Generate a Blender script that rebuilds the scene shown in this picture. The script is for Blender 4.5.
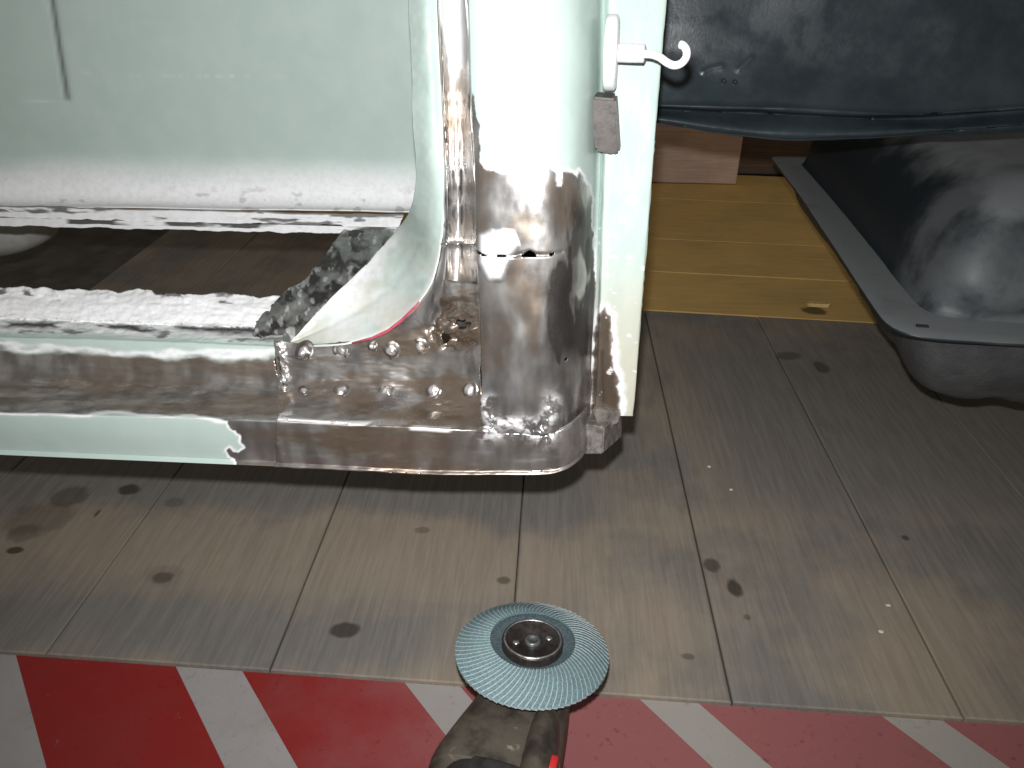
import bpy, bmesh, math, random
import numpy as np
from mathutils import Matrix, Vector

random.seed(4)
for o in list(bpy.data.objects):
    bpy.data.objects.remove(o, do_unlink=True)
SC = bpy.context.scene
COL = SC.collection

# ------------------------------------------------------------------ camera
W_PX, H_PX, F_PX = 1024, 768, 780.0
CAM_H = 0.60
def _n(v):
    v = np.array(v, float); return v / np.linalg.norm(v)
AY = _n((50, 444, -F_PX))                        # world Y (plank direction) in camera axes
_dn = np.array((-10, -1338, -F_PX), float)
_dn -= AY * np.dot(_dn, AY)
AZ = -_n(_dn)
AX = np.cross(AY, AZ)
R = np.array([AX, AY, AZ])                       # camera vector -> world vector
CAM = np.array((0.0, 0.0, CAM_H))
cam_data = bpy.data.cameras.new('camera')
cam_data.sensor_width = 36
cam_data.lens = 36 * F_PX / W_PX
cam_data.clip_start = 0.01
cam = bpy.data.objects.new('camera', cam_data)
M4 = Matrix([list(R[0]) + [0], list(R[1]) + [0], list(R[2]) + [CAM_H], [0, 0, 0, 1]])
cam.matrix_world = M4
COL.objects.link(cam)
SC.camera = cam

# ------------------------------------------------------------------ light
world = bpy.data.worlds.new('workshop_air'); SC.world = world
world.use_nodes = True
bg = world.node_tree.nodes['Background']
bg.inputs[0].default_value = (1.0, 0.92, 0.80, 1)
bg.inputs[1].default_value = 0.14

fl = bpy.data.lights.new('camera_flash', 'SPOT')
fl.energy = 27.0
fl.color = (0.985, 0.985, 1.0)
fl.shadow_soft_size = 0.006
fl.spot_size = math.radians(122)
fl.spot_blend = 1.0
flash = bpy.data.objects.new('camera_flash', fl)
fpos = CAM + R @ np.array((-0.004, 0.036, 0.0))
faim = R @ np.array((0.02, 0.14, -1.0))
flash.matrix_world = Matrix.Translation(Vector(fpos)) @ Vector(faim).to_track_quat('-Z', 'Y').to_matrix().to_4x4()
COL.objects.link(flash)

vs = SC.view_settings
vs.view_transform = 'Standard'; vs.look = 'None'; vs.exposure = 0.0; vs.gamma = 1.0
vs.use_curve_mapping = False

# ------------------------------------------------------------------ helpers: pixels, noise, polygons
def ray(u, v):
    return R @ np.array((u - 512, -(v - 384), -F_PX), float)
def pd(u, v, d):                                  # point of that sight line at distance Y = d
    r = ray(u, v); return CAM + r * (d / r[1])
def pz(u, v, z):                                  # point of that sight line at height z
    r = ray(u, v); return CAM + r * ((z - CAM_H) / r[2])
def proj(V):
    c = (V - CAM) @ R                              # world -> camera
    return np.stack([512 + F_PX * c[..., 0] / -c[..., 2], 384 - F_PX * c[..., 1] / -c[..., 2]], -1)

def _hash(i, j, k, s):
    h = (i.astype(np.int64) * 374761393 + j.astype(np.int64) * 668265263 + k.astype(np.int64) * 2147483647 + s * 974634777) & 0xffffffff
    h = ((h ^ (h >> 13)) * 1274126177) & 0xffffffff
    h = ((h ^ (h >> 16)) * 2246822519) & 0xffffffff
    return ((h ^ (h >> 15)) & 0xffff) / 65535.0
def noise(P, s=0):
    P = np.asarray(P, float)
    if P.shape[-1] == 2:
        P = np.concatenate([P, np.zeros(P.shape[:-1] + (1,))], -1)
    i = np.floor(P); f = P - i; f = f * f * (3 - 2 * f)
    out = 0
    for a in (0, 1):
        for b in (0, 1):
            for c in (0, 1):
                w = (f[..., 0] if a else 1 - f[..., 0]) * (f[..., 1] if b else 1 - f[..., 1]) * (f[..., 2] if c else 1 - f[..., 2])
                out = out + w * _hash(i[..., 0] + a, i[..., 1] + b, i[..., 2] + c, s)
    return out
def fbm(P, s=0, o=4):
    P = np.asarray(P, float); t = 0; a = 0.5; n = 0
    for k in range(o):
        t = t + a * noise(P * 2 ** k, s + k * 7); n += a; a *= 0.5
    return t / n
def sstep(a, b, x):
    t = np.clip((x - a) / (b - a), 0, 1); return t * t * (3 - 2 * t)
def psdf(poly, P):                                # signed distance to polygon, negative inside (pixels)
    p = np.array(poly, float); q = np.roll(p, -1, 0)
    x, y = P[..., 0], P[..., 1]
    d = np.full(x.shape, 1e18); ins = np.zeros(x.shape, bool)
    for (ax, ay), (bx, by) in zip(p, q):
        ex, ey = bx - ax, by - ay
        t = np.clip(((x - ax) * ex + (y - ay) * ey) / (ex * ex + ey * ey + 1e-12), 0, 1)
        d = np.minimum(d, (x - ax - t * ex) ** 2 + (y - ay - t * ey) ** 2)
        c = ((ay > y) != (by > y)) & (x < ex * (y - ay) / (ey if abs(ey) > 1e-12 else 1e-12) + ax)
        ins ^= c
    d = np.sqrt(d)
    return np.where(ins, -d, d)
def seg(pts, P):                                  # distance to an open polyline (pixels)
    x, y = P[..., 0], P[..., 1]; d = np.full(x.shape, 1e18)
    for (ax, ay), (bx, by) in zip(pts[:-1], pts[1:]):
        ex, ey = bx - ax, by - ay
        t = np.clip(((x - ax) * ex + (y - ay) * ey) / (ex * ex + ey * ey + 1e-12), 0, 1)
        d = np.minimum(d, (x - ax - t * ex) ** 2 + (y - ay - t * ey) ** 2)
    return np.sqrt(d)

# ------------------------------------------------------------------ helpers: objects
def tag(o, label=None, cat=None, group=None, kind=None):
    if label: o['label'] = label
    if cat: o['category'] = cat
    if group: o['group'] = group
    if kind: o['kind'] = kind
    return o
def attach(o, parent):
    if parent is None: return
    o.parent = parent
    if parent.type == 'EMPTY':
        o.matrix_parent_inverse = Matrix.Translation(-Vector(parent.location))
def empty(name, loc, label, cat, group=None):
    o = bpy.data.objects.new(name, None); o.empty_display_size = 0.05
    o.location = loc; COL.objects.link(o)
    return tag(o, label, cat, group)
def mesh_obj(name, V, F, mats, parent=None, smooth=True, wear_glint=None, fmat=None):
    me = bpy.data.meshes.new(name)
    me.from_pydata([tuple(map(float, v)) for v in V], [], [tuple(map(int, f)) for f in F])
    for m in (mats if isinstance(mats, (list, tuple)) else [mats]): me.materials.append(m)
    if fmat is not None: me.polygons.foreach_set('material_index', np.asarray(fmat, np.int32))
    if smooth: me.polygons.foreach_set('use_smooth', [True] * len(me.polygons))
    if wear_glint is not None:
        a = me.attributes.new('wear_glint', 'FLOAT_COLOR', 'POINT')
        a.data.foreach_set('color', np.clip(wear_glint, 0, 1).astype(np.float32).ravel())
    me.update()
    o = bpy.data.objects.new(name, me); COL.objects.link(o)
    attach(o, parent)
    return o
def _interp(A, n, smooth):                        # A: C x ... control points, uniform parameter
    C = len(A); t = np.linspace(0, C - 1, n); i = np.minimum(t.astype(int), C - 2); f = (t - i)
    sh = (n,) + (1,) * (A.ndim - 1); f = f.reshape(sh)
    p1, p2 = A[i], A[i + 1]
    if not smooth: return p1 * (1 - f) + p2 * f
    p0 = np.where((i > 0).reshape(sh), A[np.maximum(i - 1, 0)], 2 * p1 - p2)
    p3 = np.where((i < C - 2).reshape(sh), A[np.minimum(i + 2, C - 1)], 2 * p2 - p1)
    return 0.5 * (2 * p1 + (p2 - p0) * f + (2 * p0 - 5 * p1 + 4 * p2 - p3) * f ** 2 + (3 * p1 - p0 - 3 * p2 + p3) * f ** 3)
def loft(rails, nu, nv, su=True, sv=True):
    A = np.array([[p for p in r] for r in rails], float)      # K x C x 3
    A = np.stack([_interp(r, nu, su) for r in A])             # K x nu x 3
    return _interp(A, nv, sv)                                 # nv x nu x 3
def gnorm(V):
    du = np.gradient(V, axis=1); dv = np.gradient(V, axis=0)
    n = np.cross(du, dv); n /= np.linalg.norm(n, axis=-1, keepdims=True) + 1e-12
    c = CAM - V
    n = np.where((n * c).sum(-1, keepdims=True) < 0, -n, n)
    return n
def gfaces(nv, nu, keep=None):
    i = np.arange(nv * nu).reshape(nv, nu)
    q = np.stack([i[:-1, :-1], i[:-1, 1:], i[1:, 1:], i[1:, :-1]], -1)
    if keep is not None: q = q[keep]
    return q.reshape(-1, 4)
def sheet(name, V, mat, parent, wear_glint=None, hole=None, thick=0.0012):
    """a grid of points as sheet metal with a real thickness behind it"""
    nv, nu = V.shape[:2]
    keep = None
    if hole is not None:
        h = (hole[:-1, :-1] + hole[1:, :-1] + hole[:-1, 1:] + hole[1:, 1:]) / 4
        keep = h < 0.5
    o = mesh_obj(name, V.reshape(-1, 3), gfaces(nv, nu, keep), mat, parent, True,
                 None if wear_glint is None else wear_glint.reshape(-1, 4))
    # faces must look at the viewer's side of the sheet so that the thickness goes behind
    me = o.data; n = gnorm(V).reshape(-1, 3)
    p = me.polygons[len(me.polygons) // 2]
    if np.dot(np.array(p.normal), n[p.vertices[0]]) < 0: me.flip_normals()
    m = o.modifiers.new('thickness', 'SOLIDIFY'); m.thickness = thick; m.offset = -1
    return o
def box_bm(bm, c, s, rot=None, bev=0.0, seg_=2):
    r = bmesh.ops.create_cube(bm, size=1.0)
    vs_ = r['verts']
    for v in vs_: v.co = Vector((v.co.x * s[0], v.co.y * s[1], v.co.z * s[2]))
    if bev > 0:
        es = list({e for v in vs_ for e in v.link_edges})
        rr = bmesh.ops.bevel(bm, geom=es, offset=bev, segments=seg_, affect='EDGES', profile=0.5)
        vs_ = list({v for f in rr['faces'] for v in f.verts} | {v for v in vs_ if v.is_valid})
    for v in vs_:
        co = v.co.copy()
        if rot is not None: co = rot @ co
        v.co = co + Vector(c)
def bm_obj(name, bm, mat, parent=None, smooth=False):
    me = bpy.data.meshes.new(name); bmesh.ops.recalc_face_normals(bm, faces=bm.faces[:])
    bm.to_mesh(me); bm.free()
    for m in (mat if isinstance(mat, (list, tuple)) else [mat]): me.materials.append(m)
    if smooth: me.polygons.foreach_set('use_smooth', [True] * len(me.polygons))
    o = bpy.data.objects.new(name, me); COL.objects.link(o); attach(o, parent)
    return o
def lathe(prof, n, T, close=False):
    """profile of (radius, height) turned about z, then moved by the 4x4 T"""
    V = []; F = []
    for k in range(n):
        a = 2 * math.pi * k / n
        for r, h in prof: V.append(T @ Vector((r * math.cos(a), r * math.sin(a), h)))
    m = len(prof)
    for k in range(n):
        for j in range(m - 1):
            a, b = k * m + j, ((k + 1) % n) * m + j
            F.append((a, b, b + 1, a + 1))
    return V, F
def tube(pts, rad, n=12, caps=True):
    pts = [Vector(p) for p in pts]; V = []; F = []
    up = Vector((0, 1, 0.2)).normalized()
    for i, p in enumerate(pts):
        t = (pts[min(i + 1, len(pts) - 1)] - pts[max(i - 1, 0)]).normalized()
        a = t.cross(up).normalized(); b = t.cross(a).normalized()
        r = rad[i] if isinstance(rad, (list, tuple)) else rad
        for k in range(n):
            g = 2 * math.pi * k / n
            V.append(p + (a * math.cos(g) + b * math.sin(g)) * r)
    for i in range(len(pts) - 1):
        for k in range(n):
            F.append((i * n + k, i * n + (k + 1) % n, (i + 1) * n + (k + 1) % n, (i + 1) * n + k))
    if caps:
        F.append(tuple(range(n - 1, -1, -1))); F.append(tuple(range((len(pts) - 1) * n, len(pts) * n)))
    return V, F

# ------------------------------------------------------------------ materials
def mat(name):
    m = bpy.data.materials.new(name); m.use_nodes = True
    nt = m.node_tree; return m, nt, nt.nodes['Principled BSDF']
def nd(nt, t, **kw):
    n = nt.nodes.new(t)
    for k, v in kw.items():
        if k.startswith('i_'):
            key = k[2:]; n.inputs[int(key) if key.isdigit() else key].default_value = v
        else: setattr(n, k, v)
    return n
def mixc(nt, fac, a, b, mode='MIX'):
    n = nt.nodes.new('ShaderNodeMix'); n.data_type = 'RGBA'; n.blend_type = mode
    for s, x in ((0, fac), (6, a), (7, b)):
        if isinstance(x, bpy.types.NodeSocket): nt.links.new(x, n.inputs[s])
        else: n.inputs[s].default_value = x if s == 0 else (tuple(x) + (1,))[:4]
    return n.outputs[2]
def mth(nt, op, a, b=0.0, c=None, clamp=False):
    n = nt.nodes.new('ShaderNodeMath'); n.operation = op; n.use_clamp = clamp
    for s, x in enumerate((a, b) if c is None else (a, b, c)):
        if isinstance(x, bpy.types.NodeSocket): nt.links.new(x, n.inputs[s])
        else: n.inputs[s].default_value = x
    return n.outputs[0]
def mrange(nt, x, a, b, c=0.0, d=1.0):
    n = nt.nodes.new('ShaderNodeMapRange'); n.interpolation_type = 'SMOOTHSTEP'
    nt.links.new(x, n.inputs[0])
    for k, v in enumerate((a, b, c, d)): n.inputs[k + 1].default_value = v
    return n.outputs[0]
def coords(nt, scale=(1, 1, 1), loc=(0, 0, 0)):
    g = nt.nodes.new('ShaderNodeNewGeometry'); mp = nt.nodes.new('ShaderNodeMapping')
    mp.inputs['Scale'].default_value = scale; mp.inputs['Location'].default_value = loc
    nt.links.new(g.outputs['Position'], mp.inputs[0]); return mp.outputs[0]
def ntex(nt, vec, scale, detail=4, rough=0.55, dist=0.0):
    n = nt.nodes.new('ShaderNodeTexNoise'); n.inputs['Scale'].default_value = scale
    n.inputs['Detail'].default_value = detail; n.inputs['Roughness'].default_value = rough
    n.inputs['Distortion'].default_value = dist
    nt.links.new(vec, n.inputs['Vector']); return n.outputs['Fac']
def bump(nt, b, h, strength=0.3, dist=0.001):
    n = nt.nodes.new('ShaderNodeBump'); n.inputs['Strength'].default_value = strength
    n.inputs['Distance'].default_value = dist
    nt.links.new(h, n.inputs['Height']); nt.links.new(n.outputs[0], b.inputs['Normal'])
def setv(b, **kw):
    for k, v in kw.items():
        i = b.inputs[k.replace('_', ' ')]
        i.default_value = v

def simple(name, col, rough=0.5, metal=0.0, var=0.25, scale=60.0, bstr=0.15, bdist=0.0006, detail=5, stretch=(1, 1, 1), spec=0.5):
    m, nt, b = mat(name); c = coords(nt, stretch)
    n = ntex(nt, c, scale, detail, 0.6)
    dark = tuple(x * (1 - var) for x in col); lite = tuple(min(1, x * (1 + var)) for x in col)
    nt.links.new(mixc(nt, mrange(nt, n, 0.3, 0.7), dark, lite), b.inputs['Base Color'])
    nt.links.new(mrange(nt, n, 0.25, 0.75, rough * 0.8, min(1, rough * 1.2)), b.inputs['Roughness'])
    b.inputs['Metallic'].default_value = metal
    b.inputs['Specular IOR Level'].default_value = spec
    bump(nt, b, n, bstr, bdist)
    return m

def car_material():
    m, nt, b = mat('old_green_paint_and_bare_steel')
    at = nt.nodes.new('ShaderNodeAttribute'); at.attribute_name = 'wear_glint'
    sp = nt.nodes.new('ShaderNodeSeparateColor'); nt.links.new(at.outputs['Color'], sp.inputs[0])
    bare, white, dark, heat = sp.outputs[0], sp.outputs[1], sp.outputs[2], at.outputs['Alpha']
    c = coords(nt)
    n1 = ntex(nt, c, 35, 5, 0.6); n2 = ntex(nt, c, 160, 4, 0.6, 0.4); n3 = ntex(nt, c, 900, 2)
    cv = coords(nt, (1, 1, 0.12)); nb = ntex(nt, cv, 220, 3)             # brushed by the grinder
    paint = mixc(nt, mrange(nt, n1, 0.35, 0.7), (0.43, 0.53, 0.485), (0.46, 0.555, 0.51))
    paint = mixc(nt, mth(nt, 'MULTIPLY', heat, 0.8), paint, (0.56, 0.50, 0.38))
    n4 = ntex(nt, coords(nt, (1, 1, 0.45)), 70, 2, 0.45, 0.0)
    steel = mixc(nt, mrange(nt, n4, 0.33, 0.68), (0.27, 0.26, 0.255), (0.56, 0.55, 0.535))
    steel = mixc(nt, mrange(nt, n1, 0.45, 0.65, 0, 0.5), steel, (0.33, 0.295, 0.255))
    steel = mixc(nt, mth(nt, 'MULTIPLY', heat, 0.9), steel, (0.30, 0.225, 0.16))
    col = mixc(nt, bare, paint, steel)
    col = mixc(nt, white, col, mixc(nt, mrange(nt, n2, 0.35, 0.6), (0.78, 0.78, 0.78), (0.86, 0.86, 0.87)))
    col = mixc(nt, dark, col, mixc(nt, n3, (0.012, 0.011, 0.011), (0.075, 0.065, 0.06)))
    nt.links.new(col, b.inputs['Base Color'])
    inv = mth(nt, 'SUBTRACT', 1.0, white, clamp=True)
    nt.links.new(mth(nt, 'MULTIPLY', mth(nt, 'MULTIPLY', bare, inv), 0.78), b.inputs['Metallic'])
    rb = mrange(nt, n1, 0.3, 0.7, 0.22, 0.38)
    r = nt.nodes.new('ShaderNodeMix'); nt.links.new(bare, r.inputs[0]); r.inputs[2].default_value = 0.34; nt.links.new(rb, r.inputs[3])
    r2 = nt.nodes.new('ShaderNodeMix'); nt.links.new(mth(nt, 'MAXIMUM', white, dark), r2.inputs[0]); nt.links.new(r.outputs[0], r2.inputs[2]); r2.inputs[3].default_value = 0.65
    nt.links.new(r2.outputs[0], b.inputs['Roughness'])
    h = mth(nt, 'ADD', mth(nt, 'MULTIPLY', nb, mth(nt, 'MULTIPLY', bare, 0.10)), mth(nt, 'MULTIPLY', n2, mth(nt, 'ADD', mth(nt, 'MULTIPLY', mth(nt, 'MAXIMUM', mth(nt, 'MULTIPLY', bare, 0.12), dark), 0.8), mth(nt, 'MULTIPLY', white, 0.12))))
    bump(nt, b, h, 0.30, 0.0012)
    return m
CARM = car_material()

def plank_material(name, c1, c2, spots=(), along=(1, 0.06, 1), bands=(), grey=(0.17, 0.165, 0.155)):
    m, nt, b = mat(name)
    oi = nt.nodes.new('ShaderNodeObjectInfo')
    g = nt.nodes.new('ShaderNodeNewGeometry'); P = g.outputs['Position']
    # every plank takes its own piece of the grain
    off = nt.nodes.new('ShaderNodeVectorMath'); off.operation = 'MULTIPLY_ADD'
    cb = nt.nodes.new('ShaderNodeCombineXYZ'); nt.links.new(oi.outputs['Random'], cb.inputs[0]); nt.links.new(oi.outputs['Random'], cb.inputs[2])
    nt.links.new(cb.outputs[0], off.inputs[0]); off.inputs[1].default_value = (9, 0, 7); nt.links.new(P, off.inputs[2])
    mp = nt.nodes.new('ShaderNodeMapping'); mp.inputs['Scale'].default_value = along; nt.links.new(off.outputs[0], mp.inputs[0])
    gr = ntex(nt, mp.outputs[0], 190, 6, 0.62, 0.6)
    fine = ntex(nt, mp.outputs[0], 700, 3, 0.6)
    blot = ntex(nt, P, 6.5, 5, 0.6); blot2 = ntex(nt, P, 30, 4, 0.65)
    col = mixc(nt, mrange(nt, gr, 0.32, 0.72), c1, c2)
    dirt = mrange(nt, blot, 0.36, 0.66, 0.0, 0.85)
    sx = nt.nodes.new('ShaderNodeSeparateXYZ'); nt.links.new(P, sx.inputs[0])
    wy = mth(nt, 'ADD', sx.outputs[1], mth(nt, 'MULTIPLY_ADD', blot, 0.20, -0.10))
    for (y0, y1, soft, amt, xm) in bands:        # grime trodden in across the boards
        t = mth(nt, 'MULTIPLY', mrange(nt, wy, y0 - soft, y0 + soft), mrange(nt, wy, y1 - soft, y1 + soft, 1, 0))
        if xm is not None: t = mth(nt, 'MULTIPLY', t, mrange(nt, sx.outputs[0], xm[0], xm[1]))
        dirt = mth(nt, 'MAXIMUM', dirt, mth(nt, 'MULTIPLY', t, amt)) if amt > 0 else mth(nt, 'MULTIPLY', dirt, mth(nt, 'ADD', mth(nt, 'MULTIPLY', t, amt), 1.0))
    col = mixc(nt, dirt, col, mixc(nt, mrange(nt, gr, 0.3, 0.7), tuple(x * 0.86 for x in grey), tuple(x * 1.14 for x in grey)))
    col = mixc(nt, mrange(nt, fine, 0.58, 0.85, 0, 0.22), col, tuple(x * 0.4 for x in c1))
    for (x, y, rx, ry, amt, cc) in spots:        # knots, oil drips, foot marks
        d = nt.nodes.new('ShaderNodeVectorMath'); d.operation = 'SUBTRACT'; nt.links.new(P, d.inputs[0]); d.inputs[1].default_value = (x, y, 0)
        s = nt.nodes.new('ShaderNodeVectorMath'); s.operation = 'MULTIPLY'; nt.links.new(d.outputs[0], s.inputs[0]); s.inputs[1].default_value = (1 / rx, 1 / ry, 0)
        l = nt.nodes.new('ShaderNodeVectorMath'); l.operation = 'LENGTH'; nt.links.new(s.outputs[0], l.inputs[0])
        t = mth(nt, 'ADD', l.outputs['Value'], mth(nt, 'MULTIPLY_ADD', blot2, 1.2, -0.6))
        col = mixc(nt, mrange(nt, t, 0.65, 1.1, amt, 0), col, cc)
    nt.links.new(col, b.inputs['Base Color'])
    b.inputs['Roughness'].default_value = 0.72; b.inputs['Specular IOR Level'].default_value = 0.25
    bump(nt, b, mth(nt, 'ADD', mth(nt, 'MULTIPLY', gr, 0.7), mth(nt, 'MULTIPLY', fine, 0.3)), 0.35, 0.0012)
    return m

# ================================================================== SETTING
M_conc = simple('dusty_concrete', (0.10, 0.09, 0.08), 0.9, 0, 0.3, 25)
bm = bmesh.new(); box_bm(bm, (0, 1.4, -0.045), (6.0, 5.2, 0.05)); floor = bm_obj('floor', bm, M_conc); floor['kind'] = 'structure'
M_wall = simple('dark_workshop_wall', (0.075, 0.06, 0.045), 0.9, 0, 0.35, 5, 0.4, 0.004)
bm = bmesh.new(); box_bm(bm, (0, 3.3, 1.2), (6.0, 0.1, 2.5)); wb = bm_obj('wall_back', bm, M_wall); wb['kind'] = 'structure'

def spot(u, v, wx, wy, amt=0.85, cc=(0.045, 0.035, 0.028)):
    p = pz(u, v, 0); e = pz(u + wx, v, 0); f = pz(u, v + wy, 0)
    return (p[0], p[1], abs(e[0] - p[0]), abs(f[1] - p[1]), amt, cc)
SPOTS = [spot(129, 489, 13, 6), spot(163, 577, 12, 7, 0.6), spot(164, 575, 22, 12, 0.2), spot(345, 630, 16, 8, 0.8), spot(15, 550, 9, 4),
         spot(40, 517, 34, 20, 0.35), spot(68, 497, 22, 12, 0.5), spot(24, 533, 18, 10, 0.4), spot(712, 564, 9, 8, 0.7), spot(735, 589, 9, 10, 0.85), spot(790, 356, 14, 5, 0.5), spot(822, 368, 8, 7, 0.6),
         spot(503, 580, 9, 5, 0.6), spot(688, 656, 8, 4, 0.5), spot(747, 617, 4, 3, 0.5), spot(905, 538, 5, 3, 0.7), spot(422, 530, 8, 4, 0.4), spot(175, 502, 12, 6, 0.35), spot(97, 513, 2, 4, 0.7)]
BANDS = [(0.715, 0.90, 0.03, 0.85, (0.16, 0.02)), (0.60, 0.70, 0.02, -0.8, (0.1, 0.0)), (0.49, 0.585, 0.035, 0.85, (-0.02, -0.14)), (0.74, 1.22, 0.08, 0.75, (0.12, 0.3))]
M_plank = plank_material('grey_worn_board', (0.285, 0.235, 0.180), (0.345, 0.29, 0.226), SPOTS, (1, 0.06, 1), BANDS, (0.185, 0.176, 0.165))
M_ochre = plank_material('ochre_board', (0.72, 0.46, 0.15), (0.80, 0.53, 0.19), [spot(815, 311, 14, 4, 0.8)], (0.06, 1, 1), (), (0.64, 0.42, 0.16))

# near boards: seams run away from the viewer, front edge follows the line seen in the photograph
T_P = 0.005
seams = [pz(75, 612, 0)[0], pz(270, 668, 0)[0], pz(509, 683, 0)[0], pz(732, 700, 0)[0], pz(964, 717, 0)[0]]
wv = (seams[4] - seams[0]) / 4
seams = [seams[0] - 2 * wv, seams[0] - wv] + seams + [seams[4] + wv, seams[4] + 2 * wv, seams[4] + 3 * wv]
fa, fb = pz(0, 650, 0), pz(1023, 722, 0)
ba, bb = pz(645, 310, 0), pz(875, 323, 0)
def line_y(a, b, x): return a[1] + (b[1] - a[1]) * (x - a[0]) / (b[0] - a[0])
def slab(name, quad, z0, z1, m, parent, bev=0.0012):
    bm = bmesh.new()
    lo = [bm.verts.new((x, y, z0)) for x, y in quad]; hi = [bm.verts.new((x, y, z1)) for x, y in quad]
    n = len(quad)
    bm.faces.new(lo[::-1]); bm.faces.new(hi)
    for k in range(n): bm.faces.new((lo[k], lo[(k + 1) % n], hi[(k + 1) % n], hi[k]))
    if bev:
        es = [e for e in bm.edges if all(v in hi for v in e.verts)]
        bmesh.ops.bevel(bm, geom=es, offset=bev, segments=1, affect='EDGES')
    return bm_obj(name, bm, m, parent)
XL = seams[3]                                     # left of this seam the grey boards reach further back
for k in range(len(seams) - 1):
    x0, x1 = seams[k] + 0.0008, seams[k + 1] - 0.0008
    ext = 0.41 if seams[k + 1] <= XL + 1e-6 else 0.0
    dz = random.uniform(-0.0008, 0.0004)
    slab('plank', [(x0, line_y(fa, fb, x0)), (x1, line_y(fa, fb, x1)), (x1, line_y(ba, bb, x1) - 0.001 + ext), (x0, line_y(ba, bb, x0) - 0.001 + ext)], -T_P - 0.012, dz, M_plank, floor)
# far boards: laid across, warmer
ys = [0, 0.20, 0.41, 0.74, 1.02]
for k in range(4):
    xl = XL + 0.001 if k < 2 else -2.4
    q = [(xl, line_y(ba, bb, xl) + ys[k] + 0.001), (2.4, line_y(ba, bb, 2.4) + ys[k] + 0.001), (2.4, line_y(ba, bb, 2.4) + ys[k + 1] - 0.001), (xl, line_y(ba, bb, xl) + ys[k + 1] - 0.001)]
    slab('plank', q, -0.02, random.uniform(-0.001, 0.0005) + 0.001, M_ochre, floor)

# ------------------------------------------------------------------ striped board in front
def stripe_mat(name, c, dirtc, dusty_tone):
    m, nt, b = mat(name); P = coords(nt)
    n1 = ntex(nt, P, 18, 5, 0.65); n2 = ntex(nt, P, 150, 4, 0.7); n3 = ntex(nt, P, 60, 5, 0.7)
    col = mixc(nt, mrange(nt, n1, 0.4, 0.75, 0, 0.5), c, dirtc)
    sx = nt.nodes.new('ShaderNodeSeparateXYZ'); nt.links.new(P, sx.inputs[0])
    w = mth(nt, 'ADD', sx.outputs[0], mth(nt, 'MULTIPLY_ADD', n1, 0.2, -0.1))
    col = mixc(nt, mrange(nt, w, -0.28, 0.06, 0.0, 0.8), col, dusty_tone)      # second tone mixed in more strongly towards this end
    col = mixc(nt, mrange(nt, n2, 0.58, 0.72, 0, 0.5), col, tuple(x * 0.5 for x in c))
    col = mixc(nt, mrange(nt, n3, 0.66, 0.78, 0, 0.45), col, (0.42, 0.36, 0.34))
    nt.links.new(col, b.inputs['Base Color']); b.inputs['Roughness'].default_value = 0.5
    bump(nt, b, n2, 0.2, 0.0006); return m
M_red = stripe_mat('worn_red_paint', (0.27, 0.016, 0.014), (0.23, 0.035, 0.032), (0.33, 0.135, 0.135))
M_white = stripe_mat('worn_white_paint', (0.37, 0.345, 0.335), (0.28, 0.25, 0.23), (0.38, 0.35, 0.31))
ZB = -T_P
board = empty('hazard_board', (0.05, 0.40, ZB - 0.008), 'white board with wide diagonal red stripes lying along the front edge of the planks', 'board')
yb = lambda x: line_y(fa, fb, x)
slab('board_panel', [(-1.0, 0.14), (1.2, 0.14), (1.2, yb(1.2) - 0.0006), (-1.0, yb(-1.0) - 0.0006)], ZB - 0.010, ZB, M_white, board, 0)
def back_pt(u, v): p = pz(u, v, ZB); return np.array((p[0], p[1]))
edges_px = [((20, 652), (41, 768)), ((180, 663), (218, 768)), ((247, 669), (291, 768)), ((404, 681), (470, 768)), ((455, 684), (533, 768)), ((637, 697), (713, 768)), ((691, 701), (778, 768)), ((876, 713), (953, 768)), ((930, 717), (1018, 768))]
# one direction for all stripes, the mean of what the photograph shows
dirs = [(back_pt(*b_) - back_pt(*a_)) for a_, b_ in edges_px]
slope = np.median([d[0] / d[1] for d in dirs])
xs = []
for a_, b_ in edges_px:
    m_ = (back_pt(*a_) + back_pt(*b_)) / 2
    xs.append(m_[0] - slope * (m_[1] - 0.45))     # crossing at y = 0.45
pairs = [(xs[0], xs[1]), (xs[2], xs[3]), (xs[4], xs[5]), (xs[6], xs[7]), (xs[8], xs[8] + (xs[7] - xs[6]))]
pit = xs[2] - xs[0]
pairs = [(pairs[0][0] - pit, pairs[0][1] - pit), (pairs[0][0] - 2 * pit, pairs[0][1] - 2 * pit)] + pairs + [(pairs[-1][0] + pit, pairs[-1][1] + pit)]
for (xa, xb) in pairs:
    def at_y(x, y): return x + slope * (y - 0.45)
    q = []
    for x in (xa, xb):
        t = x
        for _ in range(20): t = at_y(x, yb(t) - 0.001)
        q.append((t, yb(t) - 0.001))
    slab('red_stripe', [(at_y(xa, 0.15), 0.15), (at_y(xb, 0.15), 0.15), q[1], q[0]], ZB - 0.0002, ZB + 0.0004, M_red, board, 0)

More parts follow.
